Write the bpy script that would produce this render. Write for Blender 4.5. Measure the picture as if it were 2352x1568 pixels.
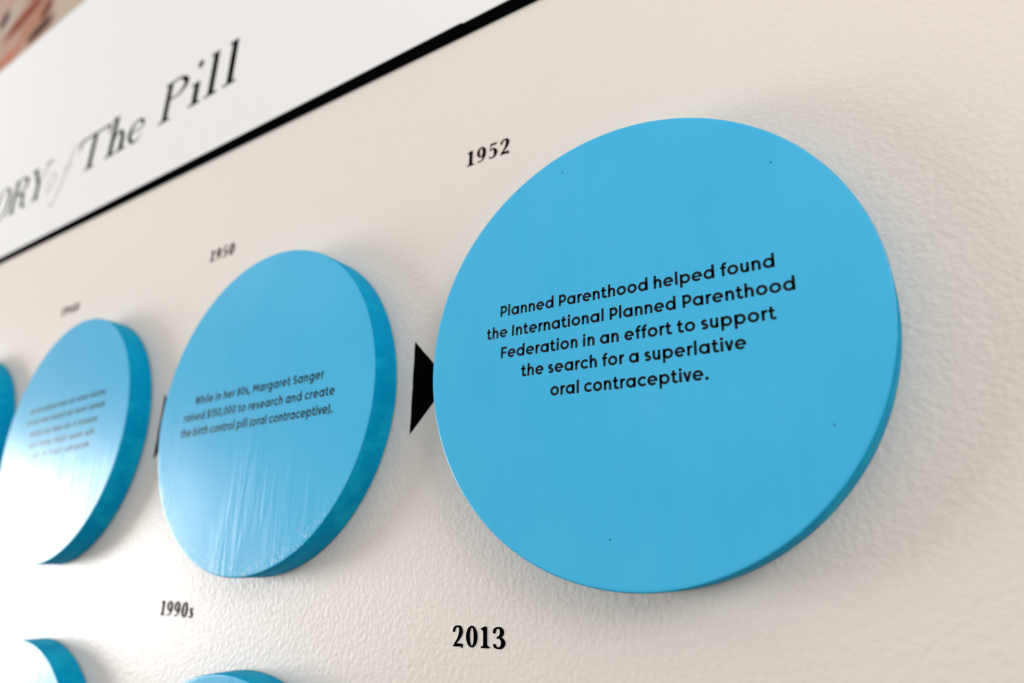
import bpy, bmesh, math, random
from mathutils import Vector, Matrix
import mathutils.noise as mnoise

for o in list(bpy.data.objects):
    bpy.data.objects.remove(o, do_unlink=True)
S = bpy.context.scene
COL = S.collection
PI = math.pi
R = 0.2032          # radius of a plaque (16 inch round), everything on the wall is laid out in plaque radii
Z0 = 1.50           # height of the centre of the row of plaques above the floor
T = 0.1754 * R      # thickness of a plaque

# ------------------------------------------------------------------ camera
MW = Matrix(((1, 0, 0), (0, 0, -1), (0, 1, 0)))        # wall frame (x right, y up, z out) -> world
cr = Matrix(((0.83990835, 0.15920577, 0.51885209),
             (0.01206154, 0.95029545, -0.31111585),
             (-0.54259422, 0.26756695, 0.79624082)))
cam_d = bpy.data.cameras.new('camera')
cam = bpy.data.objects.new('camera', cam_d)
COL.objects.link(cam)
mw = (MW @ cr).to_4x4()
mw.translation = Vector((1.040269 * R, -2.591409 * R, Z0 - 0.879447 * R))
cam.matrix_world = mw
cam_d.sensor_width = 36.0
cam_d.lens = 1514.82 / 2352 * 36.0
cam_d.clip_start = 0.02
cam_d.dof.use_dof = True
cam_d.dof.focus_distance = 2.86 * R
cam_d.dof.aperture_fstop = 2.5
cam_d.dof.aperture_blades = 0
S.camera = cam

# ------------------------------------------------------------------ world, daylight, exposure
S.view_settings.view_transform = 'Standard'
S.view_settings.look = 'None'
S.view_settings.gamma = 1.0
S.view_settings.use_curve_mapping = False
S.view_settings.exposure = 0.0
w = bpy.data.worlds.new('room_light')
S.world = w
w.use_nodes = True
bg = w.node_tree.nodes['Background']
bg.inputs[0].default_value = (1.0, 0.962, 0.922, 1)
bg.inputs[1].default_value = 0.62

WIN_X = -6.00                                           # the left wall
WIN = dict(d0=0.80, d1=3.00, z0=0.25, z1=2.00)          # window: distance from the picture wall, height
ld = bpy.data.lights.new('window_daylight', 'AREA')
ld.shape = 'RECTANGLE'
ld.size = WIN['d1'] - WIN['d0']
ld.size_y = WIN['z1'] - WIN['z0']
ld.energy = 218.0
ld.color = (0.98, 0.99, 1.0)
lo = bpy.data.objects.new('window_daylight', ld)
COL.objects.link(lo)
lo.location = (WIN_X + 0.03, -(WIN['d0'] + WIN['d1']) / 2, (WIN['z0'] + WIN['z1']) / 2)
lo.rotation_euler = (PI / 2, 0, -PI / 2)

WIN2 = dict(d0=0.8, d1=2.0, z0=2.0, z1=3.1)             # smaller high window in the right wall
WIN2_X = 2.00
l2 = bpy.data.lights.new('right_window_daylight', 'AREA')
l2.shape = 'RECTANGLE'
l2.size = WIN2['d1'] - WIN2['d0']
l2.size_y = WIN2['z1'] - WIN2['z0']
l2.energy = 36.0
l2.color = (1.0, 0.98, 0.965)
lo2 = bpy.data.objects.new('right_window_daylight', l2)
COL.objects.link(lo2)
lo2.location = (WIN2_X - 0.03, -(WIN2['d0'] + WIN2['d1']) / 2, (WIN2['z0'] + WIN2['z1']) / 2)
lo2.rotation_euler = (PI / 2, 0, PI / 2)


# ------------------------------------------------------------------ small helpers
def wall_matrix(x, y, z=0.0, rot=0.0):
    m = (MW @ Matrix.Rotation(rot, 3, 'Z')).to_4x4()
    m.translation = Vector((x * R, -z * R, Z0 + y * R))
    return m


def empty(name, mat, label, cat, group=None):
    o = bpy.data.objects.new(name, None)
    COL.objects.link(o)
    o.matrix_world = mat
    o.empty_display_size = 0.05
    tag(o, label, cat, group)
    return o


def tag(o, label=None, cat=None, group=None, kind=None):
    if label: o['label'] = label
    if cat: o['category'] = cat
    if group: o['group'] = group
    if kind: o['kind'] = kind
    return o


def mesh_obj(name, verts, faces, mat, parent=None, smooth=False, matrix=None):
    me = bpy.data.meshes.new(name)
    me.from_pydata([tuple(v) for v in verts], [], faces)
    me.validate()
    me.update()
    if smooth:
        for p in me.polygons: p.use_smooth = True
    if mat: me.materials.append(mat)
    o = bpy.data.objects.new(name, me)
    COL.objects.link(o)
    if parent: o.parent = parent
    if matrix is not None: o.matrix_world = matrix
    return o


def box(v, f, x0, x1, y0, y1, z0, z1):
    b = len(v)
    v += [(x0, y0, z0), (x1, y0, z0), (x1, y1, z0), (x0, y1, z0), (x0, y0, z1), (x1, y0, z1), (x1, y1, z1), (x0, y1, z1)]
    f += [tuple(b + i for i in q) for q in ((3, 2, 1, 0), (4, 5, 6, 7), (0, 1, 5, 4), (1, 2, 6, 5), (2, 3, 7, 6), (3, 0, 4, 7))]


def prism(poly, z0, z1):
    n = len(poly)
    v = [(x, y, z0) for x, y in poly] + [(x, y, z1) for x, y in poly]
    f = [tuple(range(n - 1, -1, -1)), tuple(range(n, 2 * n))]
    f += [(i, (i + 1) % n, n + (i + 1) % n, n + i) for i in range(n)]
    return v, f


class NT:
    def __init__(s, name):
        s.m = bpy.data.materials.new(name)
        s.m.use_nodes = True
        s.t = s.m.node_tree
        s.b = s.t.nodes['Principled BSDF']
        s.co = s.t.nodes.new('ShaderNodeTexCoord')

    def n(s, typ, **kw):
        nd = s.t.nodes.new(typ)
        for k, v in kw.items():
            if k.startswith('i_'):
                nd.inputs[k[2:].replace('_', ' ')].default_value = v
            else:
                setattr(nd, k, v)
        return nd

    def l(s, a, b): s.t.links.new(a, b)

    def mapping(s, scale=(1, 1, 1), loc=(0, 0, 0), rot=(0, 0, 0), typ='POINT'):
        mp = s.n('ShaderNodeMapping')
        mp.vector_type = typ
        mp.inputs['Scale'].default_value = scale
        mp.inputs['Location'].default_value = loc
        mp.inputs['Rotation'].default_value = rot
        s.l(s.co.outputs['Object'], mp.inputs['Vector'])
        return mp.outputs[0]

    def noise(s, vec, scale, detail=2.0, rough=0.5, dist=0.0):
        nd = s.n('ShaderNodeTexNoise')
        nd.inputs['Scale'].default_value = scale
        nd.inputs['Detail'].default_value = detail
        nd.inputs['Roughness'].default_value = rough
        nd.inputs['Distortion'].default_value = dist
        s.l(vec, nd.inputs['Vector'])
        return nd.outputs[0]

    def rng(s, v, a, b, c=0.0, d=1.0, smooth=False):
        nd = s.n('ShaderNodeMapRange')
        if smooth: nd.interpolation_type = 'SMOOTHSTEP'
        for i, x in zip((1, 2, 3, 4), (a, b, c, d)): nd.inputs[i].default_value = x
        s.l(v, nd.inputs[0])
        return nd.outputs[0]

    def math(s, op, a, b):
        nd = s.n('ShaderNodeMath')
        nd.operation = op
        for i, x in enumerate((a, b)):
            if isinstance(x, (int, float)): nd.inputs[i].default_value = x
            else: s.l(x, nd.inputs[i])
        return nd.outputs[0]

    def mix(s, fac, a, b):
        nd = s.n('ShaderNodeMix')
        nd.data_type = 'RGBA'
        if isinstance(fac, (int, float)): nd.inputs[0].default_value = fac
        else: s.l(fac, nd.inputs[0])
        for i, x in ((6, a), (7, b)):
            if isinstance(x, tuple): nd.inputs[i].default_value = x
            else: s.l(x, nd.inputs[i])
        return nd.outputs[2]

    def bump(s, h, strength, dist, normal=None):
        nd = s.n('ShaderNodeBump')
        nd.inputs['Strength'].default_value = strength
        nd.inputs['Distance'].default_value = dist
        s.l(h, nd.inputs['Height'])
        if normal is not None: s.l(normal, nd.inputs['Normal'])
        return nd.outputs[0]


def c4(r, g, b): return (r, g, b, 1.0)


# ------------------------------------------------------------------ materials
def mat_wall():
    k = NT('cream_wall_paint')
    v = k.mapping()
    big = k.noise(v, 2.5, 2)
    col = k.mix(big, c4(0.80, 0.745, 0.692), c4(0.825, 0.775, 0.728))
    k.l(col, k.b.inputs['Base Color'])
    k.b.inputs['Roughness'].default_value = 0.45
    k.b.inputs['Specular IOR Level'].default_value = 1.0
    a = k.noise(v, 215, 2.0, 0.5, 0.0)
    b = k.noise(v, 75, 1.5, 0.5)
    vo = k.n('ShaderNodeTexVoronoi')
    vo.feature = 'SMOOTH_F1'
    vo.inputs['Scale'].default_value = 190
    vo.inputs['Smoothness'].default_value = 0.7
    k.l(v, vo.inputs['Vector'])
    h = k.math('ADD', k.math('MULTIPLY', k.rng(a, 0.3, 0.75), 0.45), k.math('MULTIPLY', b, 0.4))
    h = k.math('SUBTRACT', h, k.math('MULTIPLY', vo.outputs['Distance'], 0.45))
    n1 = k.bump(h, 0.5, 0.0011)
    k.l(n1, k.b.inputs['Normal'])
    return k.m


def mat_plain(name, col, rough, spec=0.5, bump=None):
    k = NT(name)
    k.b.inputs['Base Color'].default_value = col
    k.b.inputs['Roughness'].default_value = rough
    k.b.inputs['Specular IOR Level'].default_value = spec
    if bump:
        h = k.noise(k.mapping(), bump[0], 2)
        k.l(k.bump(h, bump[1], bump[2]), k.b.inputs['Normal'])
    return k.m


def mat_face(name, scuff=False):
    k = NT(name)
    # each plaque gets its own pattern: object coordinates shifted by the object's random number
    info = k.n('ShaderNodeObjectInfo')
    mp = k.n('ShaderNodeMapping')
    k.l(k.co.outputs['Object'], mp.inputs['Vector'])
    cmb = k.n('ShaderNodeCombineXYZ')
    k.l(k.math('MULTIPLY', info.outputs['Random'], 7.0), cmb.inputs[0])
    k.l(k.math('MULTIPLY', info.outputs['Random'], 3.0), cmb.inputs[1])
    k.l(cmb.outputs[0], mp.inputs['Location'])
    v = mp.outputs[0]

    def scaled(sx, sy):
        q = k.n('ShaderNodeMapping')
        q.inputs['Scale'].default_value = (sx, sy, 1)
        q.inputs['Rotation'].default_value = (0, 0, 0.02)
        k.l(v, q.inputs['Vector'])
        return q.outputs[0]
    streak = k.noise(scaled(105, 9), 1.0, 2.0, 0.5, 0.5)
    fine = k.noise(scaled(420, 22), 1.0, 2, 0.5)
    cloud = k.noise(v, 9, 2)
    col = k.mix(k.rng(cloud, 0.3, 0.7), c4(0.044, 0.470, 0.815), c4(0.056, 0.495, 0.830))
    vor = k.n('ShaderNodeTexVoronoi')
    vor.inputs['Scale'].default_value = 42
    k.l(v, vor.inputs['Vector'])
    dot = k.math('LESS_THAN', vor.outputs['Distance'], 0.035)
    sep = k.n('ShaderNodeSeparateColor')
    k.l(vor.outputs['Color'], sep.inputs[0])
    dark = k.math('MULTIPLY', dot, k.math('GREATER_THAN', sep.outputs[0], 0.82))
    white = k.math('MULTIPLY', dot, k.math('LESS_THAN', sep.outputs[0], 0.03))
    col = k.mix(dark, col, c4(0.01, 0.08, 0.16))
    col = k.mix(white, col, c4(0.75, 0.85, 0.9))
    # faint upright brush streaks in the blue
    st = k.rng(k.noise(scaled(70, 5), 1.0, 3, 0.6), 0.35, 0.70, 0.0, 1.0, True)
    col = k.mix(k.math('MULTIPLY', st, 0.14), col, c4(0.085, 0.520, 0.840))
    if scuff:                                             # pale rubbed flecks along the lower rim
        sp = k.n('ShaderNodeSeparateXYZ')
        k.l(k.co.outputs['Object'], sp.inputs[0])
        ln = k.n('ShaderNodeVectorMath')
        ln.operation = 'LENGTH'
        k.l(k.co.outputs['Object'], ln.inputs[0])
        rim = k.rng(ln.outputs['Value'], .86 * R, .985 * R)
        low = k.rng(sp.outputs[1], -.45 * R, -.85 * R)
        fl = k.rng(k.noise(k.mapping((330, 150, 1)), 1.0, 3, 0.7), 0.54, 0.66, 0, 1)
        col = k.mix(k.math('MULTIPLY', k.math('MULTIPLY', rim, low), k.math('MULTIPLY', fl, 0.75)), col, c4(0.62, 0.80, 0.86))
    k.l(col, k.b.inputs['Base Color'])
    k.b.inputs['Roughness'].default_value = 0.31
    k.b.inputs['Specular IOR Level'].default_value = 0.31
    # wrinkles gather in the middle of the film
    mask = k.rng(k.noise(scaled(9, 6), 1.0, 1), 0.47, 0.66, 0.0, 1.0, True)
    h = k.math('ADD', k.math('MULTIPLY', streak, mask), k.math('MULTIPLY', fine, 0.05))
    n1 = k.bump(h, 0.42, 0.0012)
    n2 = k.bump(k.noise(v, 30, 1), 0.15, 0.0012, n1)
    k.l(n2, k.b.inputs['Normal'])
    return k.m


def mat_side():
    k = NT('brushed_blue_edge_paint')
    v = k.mapping()
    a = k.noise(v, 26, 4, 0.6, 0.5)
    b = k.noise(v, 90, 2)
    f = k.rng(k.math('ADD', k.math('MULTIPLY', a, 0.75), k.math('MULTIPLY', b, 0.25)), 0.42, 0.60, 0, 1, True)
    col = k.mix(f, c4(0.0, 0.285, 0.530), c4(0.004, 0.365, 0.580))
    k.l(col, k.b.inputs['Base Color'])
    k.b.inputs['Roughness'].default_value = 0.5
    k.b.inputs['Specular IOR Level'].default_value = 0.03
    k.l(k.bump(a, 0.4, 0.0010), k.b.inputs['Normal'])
    return k.m


def mat_photo():
    k = NT('photographic_print')
    base = k.noise(k.mapping(), 9, 3, 0.6, 0.8)
    col = k.mix(k.rng(base, 0.35, 0.65), c4(0.46, 0.26, 0.21), c4(0.47, 0.35, 0.29))

    def blob(cx, cy, rx, ry, rot, c, soft=0.35):
        nonlocal col
        vec = k.mapping((rx * R, ry * R, 1), (cx * R, cy * R, 0), (0, 0, rot), 'TEXTURE')
        ln = k.n('ShaderNodeVectorMath')
        ln.operation = 'LENGTH'
        k.l(vec, ln.inputs[0])
        d = k.math('ADD', ln.outputs['Value'], k.math('MULTIPLY', k.math('SUBTRACT', k.noise(k.mapping(), 30, 2), 0.5), 0.5))
        f = k.rng(d, 1.0 - soft, 1.0 + soft, 1.0, 0.0, True)
        col = k.mix(f, col, c)
    blob(-7.0, 6.35, 1.22, 0.75, 0.0, c4(0.52, 0.43, 0.34), 0.06)
    blob(-9.95, 6.95, 0.42, 0.30, 0.4, c4(0.47, 0.40, 0.34))
    blob(-8.85, 6.30, 0.45, 0.20, 0.2, c4(0.42, 0.19, 0.11))
    blob(-9.30, 6.62, 0.62, 0.17, 0.15, c4(0.24, 0.042, 0.012))
    blob(-8.52, 6.01, 0.38, 0.13, 0.05, c4(0.07, 0.016, 0.010))
    blob(-8.48, 6.34, 0.16, 0.20, 0.2, c4(0.17, 0.045, 0.020))
    blob(-8.9, 6.98, 0.35, 0.16, 0.2, c4(0.25, 0.07, 0.035))
    blob(-10.2, 7.02, 0.17, 0.17, 0.0, c4(0.05, 0.03, 0.03))
    blob(-9.60, 5.98, 0.6, 0.11, 0.05, c4(0.50, 0.17, 0.10))
    k.l(col, k.b.inputs['Base Color'])
    k.b.inputs['Roughness'].default_value = 0.6
    k.b.inputs['Specular IOR Level'].default_value = 0.12
    return k.m


M_WALL = mat_wall()
M_FACE = mat_face('sky_blue_film')
M_FACE_SCUFFED = mat_face('scuffed_sky_blue_film', True)
M_SIDE = mat_side()
M_BLACK = mat_plain('black_vinyl', c4(0.002, 0.002, 0.0025), 0.8, 0.0)
M_INK = mat_plain('black_print_under_clear_film', c4(0.0005, 0.004, 0.007), 0.31, 0.31)
M_PALE = mat_plain('pale_grey_vinyl', c4(0.42, 0.42, 0.43), 0.5, 0.3)
M_BOARD = mat_plain('white_board', c4(0.885, 0.893, 0.905), 0.65, 0.12, (60, 0.05, 0.001))
M_PHOTO = mat_photo()
M_FLOOR = mat_plain('grey_floor', c4(0.20, 0.185, 0.165), 0.5)
M_CEIL = mat_plain('white_ceiling', c4(0.8, 0.79, 0.77), 0.9)
M_SIDEWALL = mat_plain('cream_side_wall_paint', c4(0.80, 0.76, 0.715), 0.6)
M_FRAME = mat_plain('white_frame_paint', c4(0.75, 0.75, 0.75), 0.4)

# ------------------------------------------------------------------ the room
XL, XR, YF, ZC = WIN_X, WIN2_X, -4.2, 3.6
v, f = [], []
box(v, f, XL - 0.15, XR, 0.0, 0.15, 0.0, ZC)
tag(mesh_obj('wall_back', v, f, M_WALL), 'cream painted wall with orange peel texture', 'wall', kind='structure')
v, f = [], []
box(v, f, XL - 0.15, XR, YF, 0.15, -0.1, 0.0)
tag(mesh_obj('floor', v, f, M_FLOOR), 'grey floor', 'floor', kind='structure')
v, f = [], []
box(v, f, XL - 0.15, XR, YF, 0.15, ZC, ZC + 0.1)
tag(mesh_obj('ceiling', v, f, M_CEIL), 'white ceiling', 'ceiling', kind='structure')


def side_wall(name, wname, xa, xb, xf, W_, lab):
    d0, d1, z0, z1 = W_['d0'], W_['d1'], W_['z0'], W_['z1']
    v, f = [], []
    box(v, f, xa, xb, YF, -d1, 0, ZC)
    box(v, f, xa, xb, -d0, 0.0, 0, ZC)
    box(v, f, xa, xb, -d1, -d0, 0, z0)
    box(v, f, xa, xb, -d1, -d0, z1, ZC)
    tag(mesh_obj(name, v, f, M_SIDEWALL), lab, 'wall', kind='structure')
    v, f = [], []
    e = 0.05
    box(v, f, xf, xf + .06, -d1, -d0, z0, z0 + e)
    box(v, f, xf, xf + .06, -d1, -d0, z1 - e, z1)
    box(v, f, xf, xf + .06, -d1, -d1 + e, z0 + e, z1 - e)
    box(v, f, xf, xf + .06, -d0 - e, -d0, z0 + e, z1 - e)
    tag(mesh_obj(wname, v, f, M_FRAME), 'white framed window in the ' + lab, 'window', kind='structure')


side_wall('wall_left', 'window_1', XL - .15, XL, XL - .11, WIN, 'cream left side wall')
side_wall('wall_right', 'window_2', XR, XR + .15, XR + .05, WIN2, 'cream right side wall')


# ------------------------------------------------------------------ lettering: strokes drawn as flat ribbons
def spline(pts, n=7):
    """Catmull-Rom through (x, y, w)."""
    out = []
    P = [pts[0]] + list(pts) + [pts[-1]]
    for i in range(1, len(P) - 2):
        for j in range(n):
            t = j / n
            q = []
            for a, b, c, d in zip(P[i - 1], P[i], P[i + 1], P[i + 2]):
                q.append(0.5 * (2 * b + (c - a) * t + (2 * a - 5 * b + 4 * c - d) * t * t + (3 * b - a - 3 * c + d) * t ** 3))
            out.append(tuple(q))
    out.append(tuple(pts[-1]))
    return out


class Ink:
    """Collects filled outlines in a letter plane (z = 0) and turns them into one flat mesh."""
    def __init__(s): s.v, s.f = [], []

    def poly(s, pts):
        b = len(s.v)
        s.v += [(x, y) for x, y in pts]
        a = sum(pts[i - 1][0] * pts[i][1] - pts[i][0] * pts[i - 1][1] for i in range(len(pts)))
        idx = list(range(b, b + len(pts)))
        s.f.append(tuple(idx if a > 0 else idx[::-1]))

    def strip(s, L, Rt, closed=False):
        n = len(L)
        for i in range(n if closed else n - 1):
            j = (i + 1) % n
            s.poly([L[i], Rt[i], Rt[j], L[j]])

    def ribbon(s, pts, closed=False, cap=0.0):
        """pts: (x, y, w)"""
        n = len(pts)
        L, Q = [], []
        for i in range(n):
            a = pts[i - 1] if (i > 0 or closed) else pts[i]
            b = pts[(i + 1) % n] if (i < n - 1 or closed) else pts[i]
            dx, dy = b[0] - a[0], b[1] - a[1]
            d = math.hypot(dx, dy) or 1e-9
            # mitre
            m = 1.0
            if a is not pts[i] and b is not pts[i]:
                u = ((pts[i][0] - a[0]), (pts[i][1] - a[1]))
                du = math.hypot(*u) or 1e-9
                cs = (u[0] * dx + u[1] * dy) / (du * d)
                m = 1.0 / max(0.6, cs)
            nx, ny = -dy / d, dx / d
            w = pts[i][2] * 0.5 * m
            L.append((pts[i][0] + nx * w, pts[i][1] + ny * w))
            Q.append((pts[i][0] - nx * w, pts[i][1] - ny * w))
        s.strip(L, Q, closed)
        if cap and not closed:
            for i, j in ((0, 1), (n - 1, n - 2)):
                dx, dy = pts[i][0] - pts[j][0], pts[i][1] - pts[j][1]
                d = math.hypot(dx, dy) or 1e-9
                dx, dy, w = dx / d, dy / d, pts[i][2] * 0.5
                x, y = pts[i][:2]
                s.poly([(x - dy * w, y + dx * w), (x + dy * w, y - dx * w),
                        (x + dy * w * .86 + dx * cap * .6, y - dx * w * .86 + dy * cap * .6), (x + dy * w * .55 + dx * cap, y - dx * w * .55 + dy * cap),
                        (x - dy * w * .55 + dx * cap, y + dx * w * .55 + dy * cap), (x - dy * w * .86 + dx * cap * .6, y + dx * w * .86 + dy * cap * .6)])

    def disc(s, x, y, rx, ry=None, n=20):
        ry = ry or rx
        s.poly([(x + rx * math.cos(2 * PI * i / n), y + ry * math.sin(2 * PI * i / n)) for i in range(n)])

    def ring(s, x, y, rx, ry, ix, iy, n=40, ox=0.0):
        O = [(x + rx * math.cos(2 * PI * i / n), y + ry * math.sin(2 * PI * i / n)) for i in range(n)]
        I = [(x + ox + ix * math.cos(2 * PI * i / n), y + iy * math.sin(2 * PI * i / n)) for i in range(n)]
        s.strip(I, O, True)

    def rect(s, x0, y0, x1, y1): s.poly([(x0, y0), (x1, y0), (x1, y1), (x0, y1)])

    def add(s, o, fx):
        b = len(s.v)
        s.v += [fx(x, y) for x, y in o.v]
        s.f += [tuple(b + i for i in q) for q in o.f]

    def build(s, name, mat, parent=None, z=0.0, matrix=None):
        return mesh_obj(name, [(x, y, z) for x, y in s.v], s.f, mat, parent, matrix=matrix)


# --- geometric sans, cap height 1
ST = 0.192
XH = 0.755


def arc(cx, cy, rx, ry, a0, a1, n=None):
    n = n or max(4, int(abs(a1 - a0) / 12))
    return [(cx + rx * math.cos(math.radians(a0 + (a1 - a0) * i / n)), cy + ry * math.sin(math.radians(a0 + (a1 - a0) * i / n))) for i in range(n + 1)]


def sans(ch):
    """-> Ink, ink width, left bearing, right bearing"""
    k = Ink()
    h = ST / 2
    cy, rx, ry = XH / 2, 0.295, XH / 2 - h + 0.012
    ST_B, RD_B, DG_B = 0.085, 0.05, 0.025

    def st(pts, closed=False, cap=0.022):
        k.ribbon([(x, y, ST) for x, y in pts], closed, 0 if closed else cap)

    def bowl(cx): k.ring(cx, cy, rx + h, ry + h, rx - h, ry - h)
    if ch == ' ': return k, 0.20, 0.05, 0.05
    if ch == 'o': bowl(rx + h); return k, 2 * rx + ST, RD_B, RD_B
    if ch in 'adgq':
        bowl(rx + h)
        x = 2 * rx + h + 0.005
        if ch == 'a': st([(x, 0.02), (x, XH - .02)])
        if ch == 'd': st([(x, 0.02), (x, 1.06)])
        if ch == 'q': st([(x, -.3), (x, XH - .02)])
        if ch == 'g': st([(x, XH - .02), (x, -0.02)] + arc(x - .26, -0.04, .26, .20, 0, -140))
        return k, x + h, RD_B, ST_B
    if ch in 'bp':
        bowl(rx + h)
        st([(h - .005, -0.29 if ch == 'p' else 0.02), (h - .005, XH - .02 if ch == 'p' else 1.06)])
        return k, 2 * rx + ST, ST_B, RD_B
    if ch in 'nhmr':
        st([(h, 0.02), (h, 1.06 if ch == 'h' else XH - .02)])
        if ch == 'r':
            st(arc(h + .215, XH - h - .225 + .01, .215, .225, 180, 72))
            return k, 0.40, ST_B, 0.0
        aw = 0.215 if ch != 'm' else 0.20
        ay = XH - h - 0.245 + .012
        st([(h + q[0], q[1]) for q in arc(aw, ay, aw, 0.245, 180, 0)] + [(h + 2 * aw, 0.02)])
        wd = 2 * aw + ST
        if ch == 'm':
            st([(h + 2 * aw + q[0], q[1]) for q in arc(aw, ay, aw, 0.245, 180, 0)] + [(h + 4 * aw, 0.02)])
            wd = 4 * aw + ST
        return k, wd, ST_B, ST_B - .01
    if ch == 'u':
        st([(h, XH - .02)] + arc(h + .205, h + .225 - .012, .205, .225, 180, 360))
        st([(h + .41, XH - .02), (h + .41, 0.02)])
        return k, .41 + ST, ST_B - .01, ST_B
    if ch == 'e':
        st(arc(rx + h, cy, rx, ry, 0, 312, 26))
        k.rect(h + .02, cy - .075, 2 * rx + ST - .02, cy + .065)
        return k, 2 * rx + ST, RD_B, RD_B
    if ch == 'c':
        st(arc(rx + h, cy, rx, ry, 46, 314, 24))
        return k, 2 * rx + h * .9, RD_B, 0.02
    if ch == 's':
        st(arc(.245, .525, .150, .128, 38, 205) [:] + arc(.255, .205, .165, .128, 55, -150)[1:])
        return k, .50, .04, .04
    if ch == 't':
        st([(.19, .93), (.19, .24)] + arc(.19 + .16, .22, .16, .145, 180, 318))
        k.rect(0, .575, .43, .735)
        return k, .50, .03, .01
    if ch == 'f':
        st([(.20, 0.02), (.20, .80)] + arc(.20 + .175, .80, .175, .175, 180, 72))
        k.rect(.01, .575, .42, .735)
        return k, .44, .03, .0
    if ch == 'i':
        st([(h + .02, 0.02), (h + .02, XH - .02)])
        k.disc(h + .02, .94, .118)
        return k, ST + .04, ST_B - .02, ST_B - .02
    if ch == 'l': st([(h, 0.02), (h, 1.06)]); return k, ST, ST_B, ST_B
    if ch == 'I': st([(h, 0.02), (h, .98)]); return k, ST, ST_B + .02, ST_B + .02
    if ch == 'v':
        st([(.09, XH - .03), (.31, .06)]); st([(.53, XH - .03), (.31, .06)])
        k.poly([(.22, 0), (.40, 0), (.42, .12), (.20, .12)])
        return k, .62, .0, .0
    if ch == 'P':
        st([(h, 0.02), (h, .98)])
        st([(h, .904), (.36, .904)] + arc(.36, .64, .225, .264, 90, -90) + [(h, .376)])
        return k, .36 + .225 + h, ST_B + .02, .02
    if ch == 'F':
        st([(h, 0.02), (h, .98)]); k.rect(h, .815, .60, 1.0); k.rect(h, .41, .54, .585)
        return k, .60, ST_B + .02, .02
    if ch == 'M':
        st([(h, 0.02), (h, .98)]); st([(.80, 0.02), (.80, .98)])
        st([(h, .93), (.448, .36)]); st([(.80, .93), (.448, .36)])
        return k, .80 + h, ST_B + .02, ST_B + .02
    if ch == 'S':
        st(arc(.315, .705, .205, .203, 35, 215) + arc(.325, .285, .225, .200, 60, -150)[1:])
        return k, .64, .05, .05
    if ch == 'W':
        for a, b in ((.08, .33), (.56, .33), (.56, .80), (1.05, .80)):
            st([(a, .97), (b, .04)])
        return k, 1.13, .02, .02
    if ch == '0': k.ring(.33, .5, .33, .51, .15, .33); return k, .66, .05, .05
    if ch == '1': st([(.27, 0.02), (.27, .98)]); st([(.27, .90), (.06, .78)]); return k, .36, .05, .09
    if ch == '8': k.ring(.31, .73, .255, .28, .085, .11); k.ring(.31, .275, .30, .285, .125, .12); return k, .61, .05, .05
    if ch == '5':
        k.rect(.10, .82, .56, 1.0); st([(.17, .95), (.13, .52)]); st([(.13, .56)] + arc(.28, .315, .235, .24, 105, -145)); return k, .61, .05, .05
    if ch == '.': k.disc(.12, .105, .125); return k, .24, .05, .06
    if ch == ',': k.disc(.12, .105, .115); st([(.14, .08), (.05, -.14)]); return k, .24, .05, .06
    if ch == '$':
        o, wd, a, b = sans('S'); k.add(o, lambda x, y: (x, y)); k.rect(.25, -.12, .38, 1.12); return k, wd, a, b
    if ch == '(': st(arc(.42, .42, .33, .68, 130, 230)); return k, .26, .06, .03
    if ch == ')': st(arc(-.16, .42, .33, .68, 50, -50)); return k, .26, .03, .06
    raise KeyError(ch)


def sans_line(text, cap, x0, x1, y):
    """one line of text whose ink runs from x0 to x1 (metres), baseline y"""
    gl = [sans(c) for c in text]
    nat = sum(g[1] + g[2] + g[3] for g in gl) - gl[0][2] - gl[-1][3]
    extra = ((x1 - x0) / cap - nat) / max(1, len(gl) - 1)
    sx = 1.0
    if extra > 0.05 or extra < -0.04:                     # the rest is taken up by a little width scaling
        tgt = 0.05 if extra > 0 else -0.04
        sx = ((x1 - x0) / cap - tgt * (len(gl) - 1)) / nat
        extra = tgt
    ink = Ink()
    x = x0 - gl[0][2] * cap * sx
    for g in gl:
        x += g[2] * cap * sx
        ink.add(g[0], lambda a, b, x=x: (x + a * cap * sx, y + b * cap))
        x += (g[1] + g[3]) * cap * sx + extra * cap
    return ink


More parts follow.
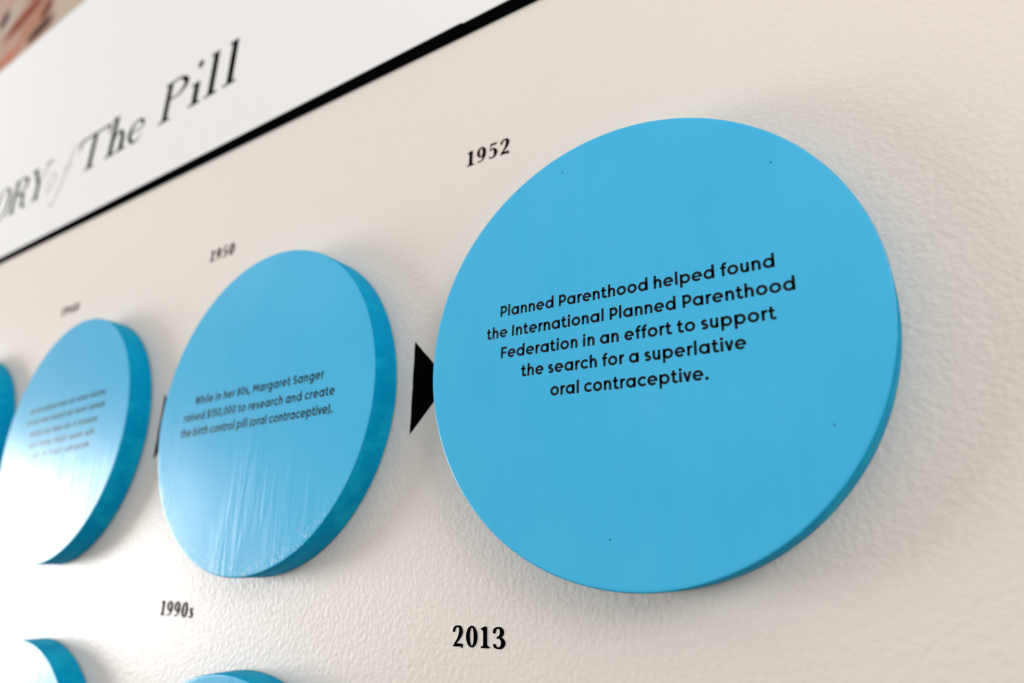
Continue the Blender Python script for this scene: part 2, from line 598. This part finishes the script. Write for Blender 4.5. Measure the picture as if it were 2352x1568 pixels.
# --- bold fat-face figures, height 1
def figure(ch):
    k = Ink()
    rb = lambda p: k.ribbon(spline(p))
    if ch == '0': k.ring(.355, .5, .355, .51, .115, .43); return k, .71
    if ch == '1':
        k.rect(.15, .03, .39, .99)
        k.poly([(.0, .86), (.04, .845), (.16, .78), (.16, .99), (.39, 1.0), (.30, 1.0), (.17, .945), (.01, .915)])
        k.rect(.0, -.005, .53, .065)
        k.poly([(.02, .06), (.51, .06), (.43, .085), (.39, .14), (.15, .14), (.11, .085)])
        return k, .53
    if ch == '2':
        rb([(.075, .68, .12), (.085, .80, .15), (.17, .92, .11), (.32, .965, .075), (.46, .90, .17), (.515, .74, .24), (.46, .54, .21), (.31, .31, .13), (.10, .08, .10)])
        k.poly([(.0, .0), (.62, .0), (.64, .145), (.18, .145), (.02, .05)])
        k.poly([(.545, -.07), (.62, -.07), (.64, .10), (.545, .06)])
        return k, .64
    if ch == '3':
        rb([(.085, .69, .14), (.10, .82, .17), (.20, .93, .10), (.33, .965, .075), (.47, .90, .17), (.54, .765, .25), (.48, .62, .19), (.34, .53, .10), (.23, .475, .08)])
        rb([(.27, .51, .08), (.40, .50, .09), (.53, .42, .18), (.60, .265, .26), (.52, .10, .18), (.35, .03, .085), (.20, .05, .10), (.10, .13, .16), (.10, .22, .11)])
        return k, .74
    if ch == '9':
        k.ring(.33, .665, .33, .345, .11, .27, ox=-.01)
        rb([(.555, .70, .21), (.565, .52, .22), (.53, .33, .19), (.43, .14, .11), (.29, .045, .06), (.17, .045, .07), (.10, .10, .13)])
        return k, .67
    if ch == '5':
        k.poly([(.12, .86), (.55, .86), (.60, 1.0), (.52, .985), (.12, .985)])
        k.rect(.105, .50, .155, .95)
        rb([(.10, .49, .05), (.16, .575, .06), (.28, .62, .07), (.43, .56, .15), (.53, .34, .25), (.45, .13, .17), (.30, .035, .075), (.17, .045, .08), (.09, .12, .14)])
        return k, .66
    if ch == '4':
        k.rect(.34, .03, .57, 1.0); k.poly([(.34, 1.0), (.40, 1.0), (.08, .28), (.02, .28)]); k.rect(.02, .21, .70, .29); k.rect(.22, 0, .68, .06)
        return k, .70
    if ch == '8':
        k.ring(.34, .74, .29, .27, .12, .20); k.ring(.34, .26, .34, .27, .14, .19); return k, .68
    if ch == 's':
        rb([(.37, .50, .05), (.35, .58, .09), (.22, .63, .07), (.11, .54, .16), (.20, .40, .20), (.32, .27, .21), (.36, .15, .17), (.24, .035, .07), (.10, .06, .10), (.06, .17, .06)])
        return k, .44
    raise KeyError(ch)


def year_marks(text, h, x0, x1):
    gl = [figure(c) for c in text]
    wd = sum(g[1] for g in gl)
    gap = .20
    sx = (x1 - x0) / h / (wd + gap * (len(gl) - 1))
    ink, x = Ink(), 0.0
    for g in gl:
        ink.add(g[0], lambda a, b, x=x: ((x + a) * sx * h, b * h))
        x += g[1] + gap
    return ink


# ------------------------------------------------------------------ the plaques
def lathe(profile, seg=224, wob=0.0, seed=0.0):
    """profile: (radius, z), first and last points at radius 0 close the ends"""
    v, f = [], []
    rings = []
    for r_, z in profile:
        if r_ == 0:
            rings.append([len(v)]); v.append((0, 0, z))
        else:
            ids = []
            for i in range(seg):
                a = 2 * PI * i / seg
                q = 1 + wob * mnoise.noise(Vector((math.cos(a) * 2.2 + seed, math.sin(a) * 2.2, seed)))
                ids.append(len(v)); v.append((r_ * q * math.cos(a), r_ * q * math.sin(a), z))
            rings.append(ids)
    for A, B in zip(rings, rings[1:]):
        if len(A) == 1:
            f += [(A[0], B[i], B[(i + 1) % seg]) for i in range(seg)]
        elif len(B) == 1:
            f += [(A[i], B[0], A[(i + 1) % seg]) for i in range(seg)]
        else:
            f += [(A[i], B[i], B[(i + 1) % seg], A[(i + 1) % seg]) for i in range(seg)]
    return v, [q[::-1] for q in f]


def plaque(x, y, r, seed, label, rot=0.0, lines=(), film_mat=None):
    root = empty('round_plaque', wall_matrix(x, y, 0, rot), label, 'plaque', 'round blue plaques on the wall')
    r *= R
    film = 0.0007
    v, f = lathe([(0, 0.0), (r * .93, 0.0), (r * .93, .0016), (r - .0008, .0016), (r, .0024), (r, T * .5), (r, T - film - .0012), (r - .0006, T - film - .0003), (r - .0016, T - film), (0, T - film)], wob=.0022, seed=seed)
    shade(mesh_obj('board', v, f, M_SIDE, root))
    v, f = lathe([(0, T - film), (r - .0010, T - film), (r - .0007, T - film * .6), (r - .0013, T - film * .12), (r - .0026, T - film * .02), (r - .0042, T), (r * .5, T), (0, T)], wob=.0022, seed=seed)
    shade(mesh_obj('face', v, f, film_mat or M_FACE, root))
    for (txt, x0, x1, yb) in lines:
        sans_line(txt, .0535 * R, x0 * R, x1 * R, yb * R).build('text_line', M_INK, root, T + .00012)
    return root


def shade(o, ang=0.6):
    me = o.data
    for p in me.polygons: p.use_smooth = True
    bm = bmesh.new(); bm.from_mesh(me)
    for e_ in bm.edges:
        if len(e_.link_faces) == 2 and e_.calc_face_angle(0) > ang: e_.smooth = False
    bm.to_mesh(me); bm.free()
    return o


A_LINES = [('Planned Parenthood helped found', -.606, .627, .180), ('the International Planned Parenthood', -.679, .691, .0765),
           ('Federation in an effort to support', -.594, .617, -.0245), ('the search for a superlative', -.480, .504, -.1225),
           ('oral contraceptive.', -.327, .358, -.2245)]
plaque(0, 0, 1.0, 1.3, 'large blue round plaque in sharp focus below the 1952 numerals, five black lines', math.radians(-1.6), A_LINES)
B_LINES = [('While in her 80s, Margaret Sanger', -.62, .593, .069), ('raised $150,000 to research and create', -.716, .691, -.037), ('the birth control pill (oral contraceptive).', -.727, .685, -.138)]
plaque(-2.3768, -.0184, .9892, 4.1, 'blue round plaque with three lines of text, below the 1950 numerals', math.radians(.8), B_LINES, M_FACE_SCUFFED)
C_LINES = [('un on uonou nuo un nouo nuonu', -.61, .60, .248), ('on uo nou nuoun uo nuon uonun', -.63, .63, .150),
           ('nuon uo nuo un o nouon', -.53, .55, .045), ('uo nou nuo uon un', -.50, .54, -.052), ('uo n nuo unuon', -.40, .50, -.145)]   # too blurred to read in the photograph
plaque(-4.8058, -.0038, .9733, 7.7, 'blue round plaque washed out by white window glare, blurred five line text', math.radians(1.8), C_LINES)
plaque(-7.1361, -.0243, 1.0, 2.9, 'blue round plaque cut off by the left picture edge, only its thick side showing')
plaque(-4.6544, -2.4798, 1.0, 5.5, 'lower row blue round plaque at the bottom left corner, white with glare')
plaque(-2.2963, -2.4822, 1.0, 9.2, 'lower row blue round plaque just peeking in below the 1990s numerals')

# ------------------------------------------------------------------ numerals and arrows straight on the wall
ZV = 0.0005 / R
for txt, x0, x1, yb, h, lab in (('1952', -.969, -.683, 1.234, .096, 'black 1952 numerals on the wall above the large sharp plaque'),
                                ('2013', -.945, -.660, -1.262, .087, 'black 2013 numerals low on the wall under the large sharp plaque'),
                                ('1950', -3.405, -3.110, 1.228, .096, 'small blurred 1950 numerals on the wall above the three line plaque'),
                                ('1990s', -3.295, -2.945, -1.254, .088, 'blurred 1990s numerals low on the bright lower left wall'),
                                ('1948', -5.745, -5.420, 1.235, .085, 'tiny unreadable numerals on the wall above the glare covered plaque')):
    o = year_marks(txt, h * R, x0 * R, x1 * R).build('year_numerals', M_BLACK, None, 0.0, wall_matrix(x0, yb, ZV, {'1952': -.02, '2013': .03}.get(txt, 0)))
    tag(o, lab, 'numerals', 'year numerals on the wall')


def arrow(x, y, h, d, label):
    """right-pointing triangle, hand painted with slightly uneven edges"""
    rnd = random.Random(int(abs(x) * 100))
    P = [(0, h / 2), (0, -h / 2), (d, 0)]
    pts = []
    for i in range(3):
        a, b = P[i], P[(i + 1) % 3]
        for j in range(12):
            t = j / 12
            q = .0016 * (rnd.random() - .5) * 2 if j else 0
            pts.append((((a[0] + (b[0] - a[0]) * t) + q) * R, (a[1] + (b[1] - a[1]) * t + q) * R))
    ink = Ink(); ink.poly(pts)
    tag(ink.build('arrow_mark', M_BLACK, None, 0.0, wall_matrix(x, y, ZV)), label, 'arrow', 'black arrow marks between the plaques')


arrow(-1.279, -.0175, .512, .245, 'black triangular arrow on the wall touching the large sharp plaque')
arrow(-3.698, -.005, .480, .245, 'thin sliver of black arrow behind the three line plaque edge')

# ------------------------------------------------------------------ the title board
board = empty('title_board', wall_matrix(-4.5, 2.23, 0), 'white title board with a thick black lower border and black serif lettering', 'sign')
OX, OY = -4.5, 2.23


def loc(pts): return [((x - OX) * R, (y - OY) * R) for x, y in pts]


BT = 0.003
lo_y = lambda x: 2.1799 - .0071 * x
hi_y = lambda x: 2.2805 - .0030 * x
XA, XB = -13.0, 2.5
v, f = prism(loc([(XA, hi_y(XA)), (XB, hi_y(XB)), (XB, 9.6), (XA, 9.6)]), 0.0004, BT)
mesh_obj('panel', v, f, M_BOARD, board)
v, f = prism(loc([(XA, lo_y(XA)), (-1.03, lo_y(-1.03)), (-1.03, hi_y(-1.03) - .008), (-1.05, hi_y(-1.05) + .006), (XA, hi_y(XA) + .004)]), 0.0004, BT + .0004)
mesh_obj('border_strip', v, f, M_BLACK, board)
v, f = prism(loc([(-1.03, lo_y(-1.03)), (XB, lo_y(XB)), (XB, hi_y(XB) - .008), (-1.03, hi_y(-1.03) - .008)]), 0.0004, BT + .0004)
mesh_obj('border_strip', v, f, M_BLACK, board)


def title(parts, mat, y0, h):
    ink = Ink()
    for kind, xs in parts:
        g = Ink()
        thick, thin, sf = .085, .024, .05

        def stem(x, y1, t=thick, feet=True):
            g.rect(x - t / 2, 0, x + t / 2, y1)
            if feet: g.rect(x - t / 2 - sf, 0, x + t / 2 + sf, thin)
        if kind == 'P':
            stem(xs, h); g.rect(xs - .08, h - thin, xs + .1, h)
            g.ribbon(spline([(xs, h - .01, .02), (xs + .17, h - .015, .03), (xs + .275, h * .76, .075), (xs + .17, h * .52 + .012, .03), (xs, h * .52 + .01, .02)]))
        if kind == 'i':
            stem(xs, h * .56); g.rect(xs - .085, h * .56 - thin, xs, h * .56); g.disc(xs, h * 1.0, .042)
        if kind == 'l':
            stem(xs, h * 1.06); g.rect(xs - .085, h * 1.06 - thin, xs, h * 1.06)
        if kind == 'T':
            stem(xs, h); g.rect(xs - .31, h - thin * 1.2, xs + .31, h)
            for s_ in (-1, 1): g.poly([(xs + s_ * .31, h), (xs + s_ * .29, h), (xs + s_ * .26, h - .02), (xs + s_ * .305, h - .15), (xs + s_ * .315, h - .15)])
        if kind == 'h':
            stem(xs, h * 1.06); g.rect(xs - .085, h * 1.06 - thin, xs, h * 1.06)
            stem(xs + .20, h * .40)
            g.ribbon(spline([(xs + .02, h * .40, .02), (xs + .08, h * .53, .03), (xs + .15, h * .55, .045), (xs + .20, h * .38, .062)]))
        if kind == 'e':
            g.ribbon(spline([(xs - .10, h * .30, .02), (xs + .105, h * .31, .02), (xs + .09, h * .48, .045), (xs, h * .555, .025), (xs - .10, h * .42, .055), (xs - .11, h * .22, .062), (xs - .04, h * .03, .035), (xs + .05, h * .03, .02), (xs + .11, h * .14, .014)]))
        if kind == 'Y':
            stem(xs, h * .45); g.ribbon([(xs, h * .45, .065), (xs - .17, h, .06)]); g.ribbon([(xs, h * .43, .02), (xs + .17, h, .02)])
            g.rect(xs - .26, h - thin, xs - .09, h); g.rect(xs + .09, h - thin, xs + .25, h)
        if kind == 'R':
            stem(xs, h); g.rect(xs - .08, h - thin, xs + .1, h)
            g.ribbon(spline([(xs, h - .01, .02), (xs + .17, h - .015, .03), (xs + .27, h * .77, .07), (xs + .17, h * .53, .03), (xs, h * .53, .02)]))
            g.ribbon(spline([(xs + .12, h * .52, .03), (xs + .22, h * .42, .06), (xs + .26, h * .12, .065), (xs + .34, h * .01, .02), (xs + .38, h * .06, .012)]))
        if kind == 'O':
            g.ring(xs, h * .5, .21, h * .515, .135, h * .47)
        if kind == 'o':
            g.ribbon([(a, b, t * .8) for a, b, t in spline([(xs - .30, h * .20, .02), (xs - .34, h * .42, .03), (xs - .24, h * .58, .02), (xs - .16, h * .42, .03), (xs - .21, h * .14, .03), (xs - .30, h * .04, .02), (xs - .34, h * .20, .02)])])
        if kind == 'f':
            g.ribbon(spline([(xs - .16, -h * .42, .03), (xs - .07, -h * .44, .02), (xs + .0, -h * .1, .035), (xs + .08, h * .5, .035), (xs + .15, h * 1.0, .03), (xs + .25, h * 1.05, .018), (xs + .28, h * .95, .03)]))
            g.rect(xs - .03, h * .50, xs + .2, h * .50 + .016)
        ink.add(g, lambda a, b: ((a - OX) * R, (y0 + b - OY) * R))
    return ink.build('lettering', mat, board, BT + .0002)


title([('P', -4.53), ('i', -4.06), ('l', -3.82), ('l', -3.55)], M_BLACK, 2.915, .45)
title([('T', -5.90), ('h', -5.49), ('e', -5.03)], M_BLACK, 2.885, .45)
title([('o', -6.50)], M_PALE, 2.87, .42)
title([('f', -6.50)], M_PALE, 2.87, .42)
title([('O', -8.05), ('R', -7.71), ('Y', -7.10)], M_BLACK, 2.885, .45)

# the print pinned on the title board
v, f = prism([(x * R, y * R) for x, y in ((-12.6, 5.80), (-5.8, 5.80), (-5.8, 9.2), (-12.6, 9.2))], BT + .0001, BT + .0008)
o = mesh_obj('photo_print', v, f, M_PHOTO, None, matrix=wall_matrix(0, 0))
tag(o, 'pink and brown photographic print on the title board in the top left corner', 'photo print')
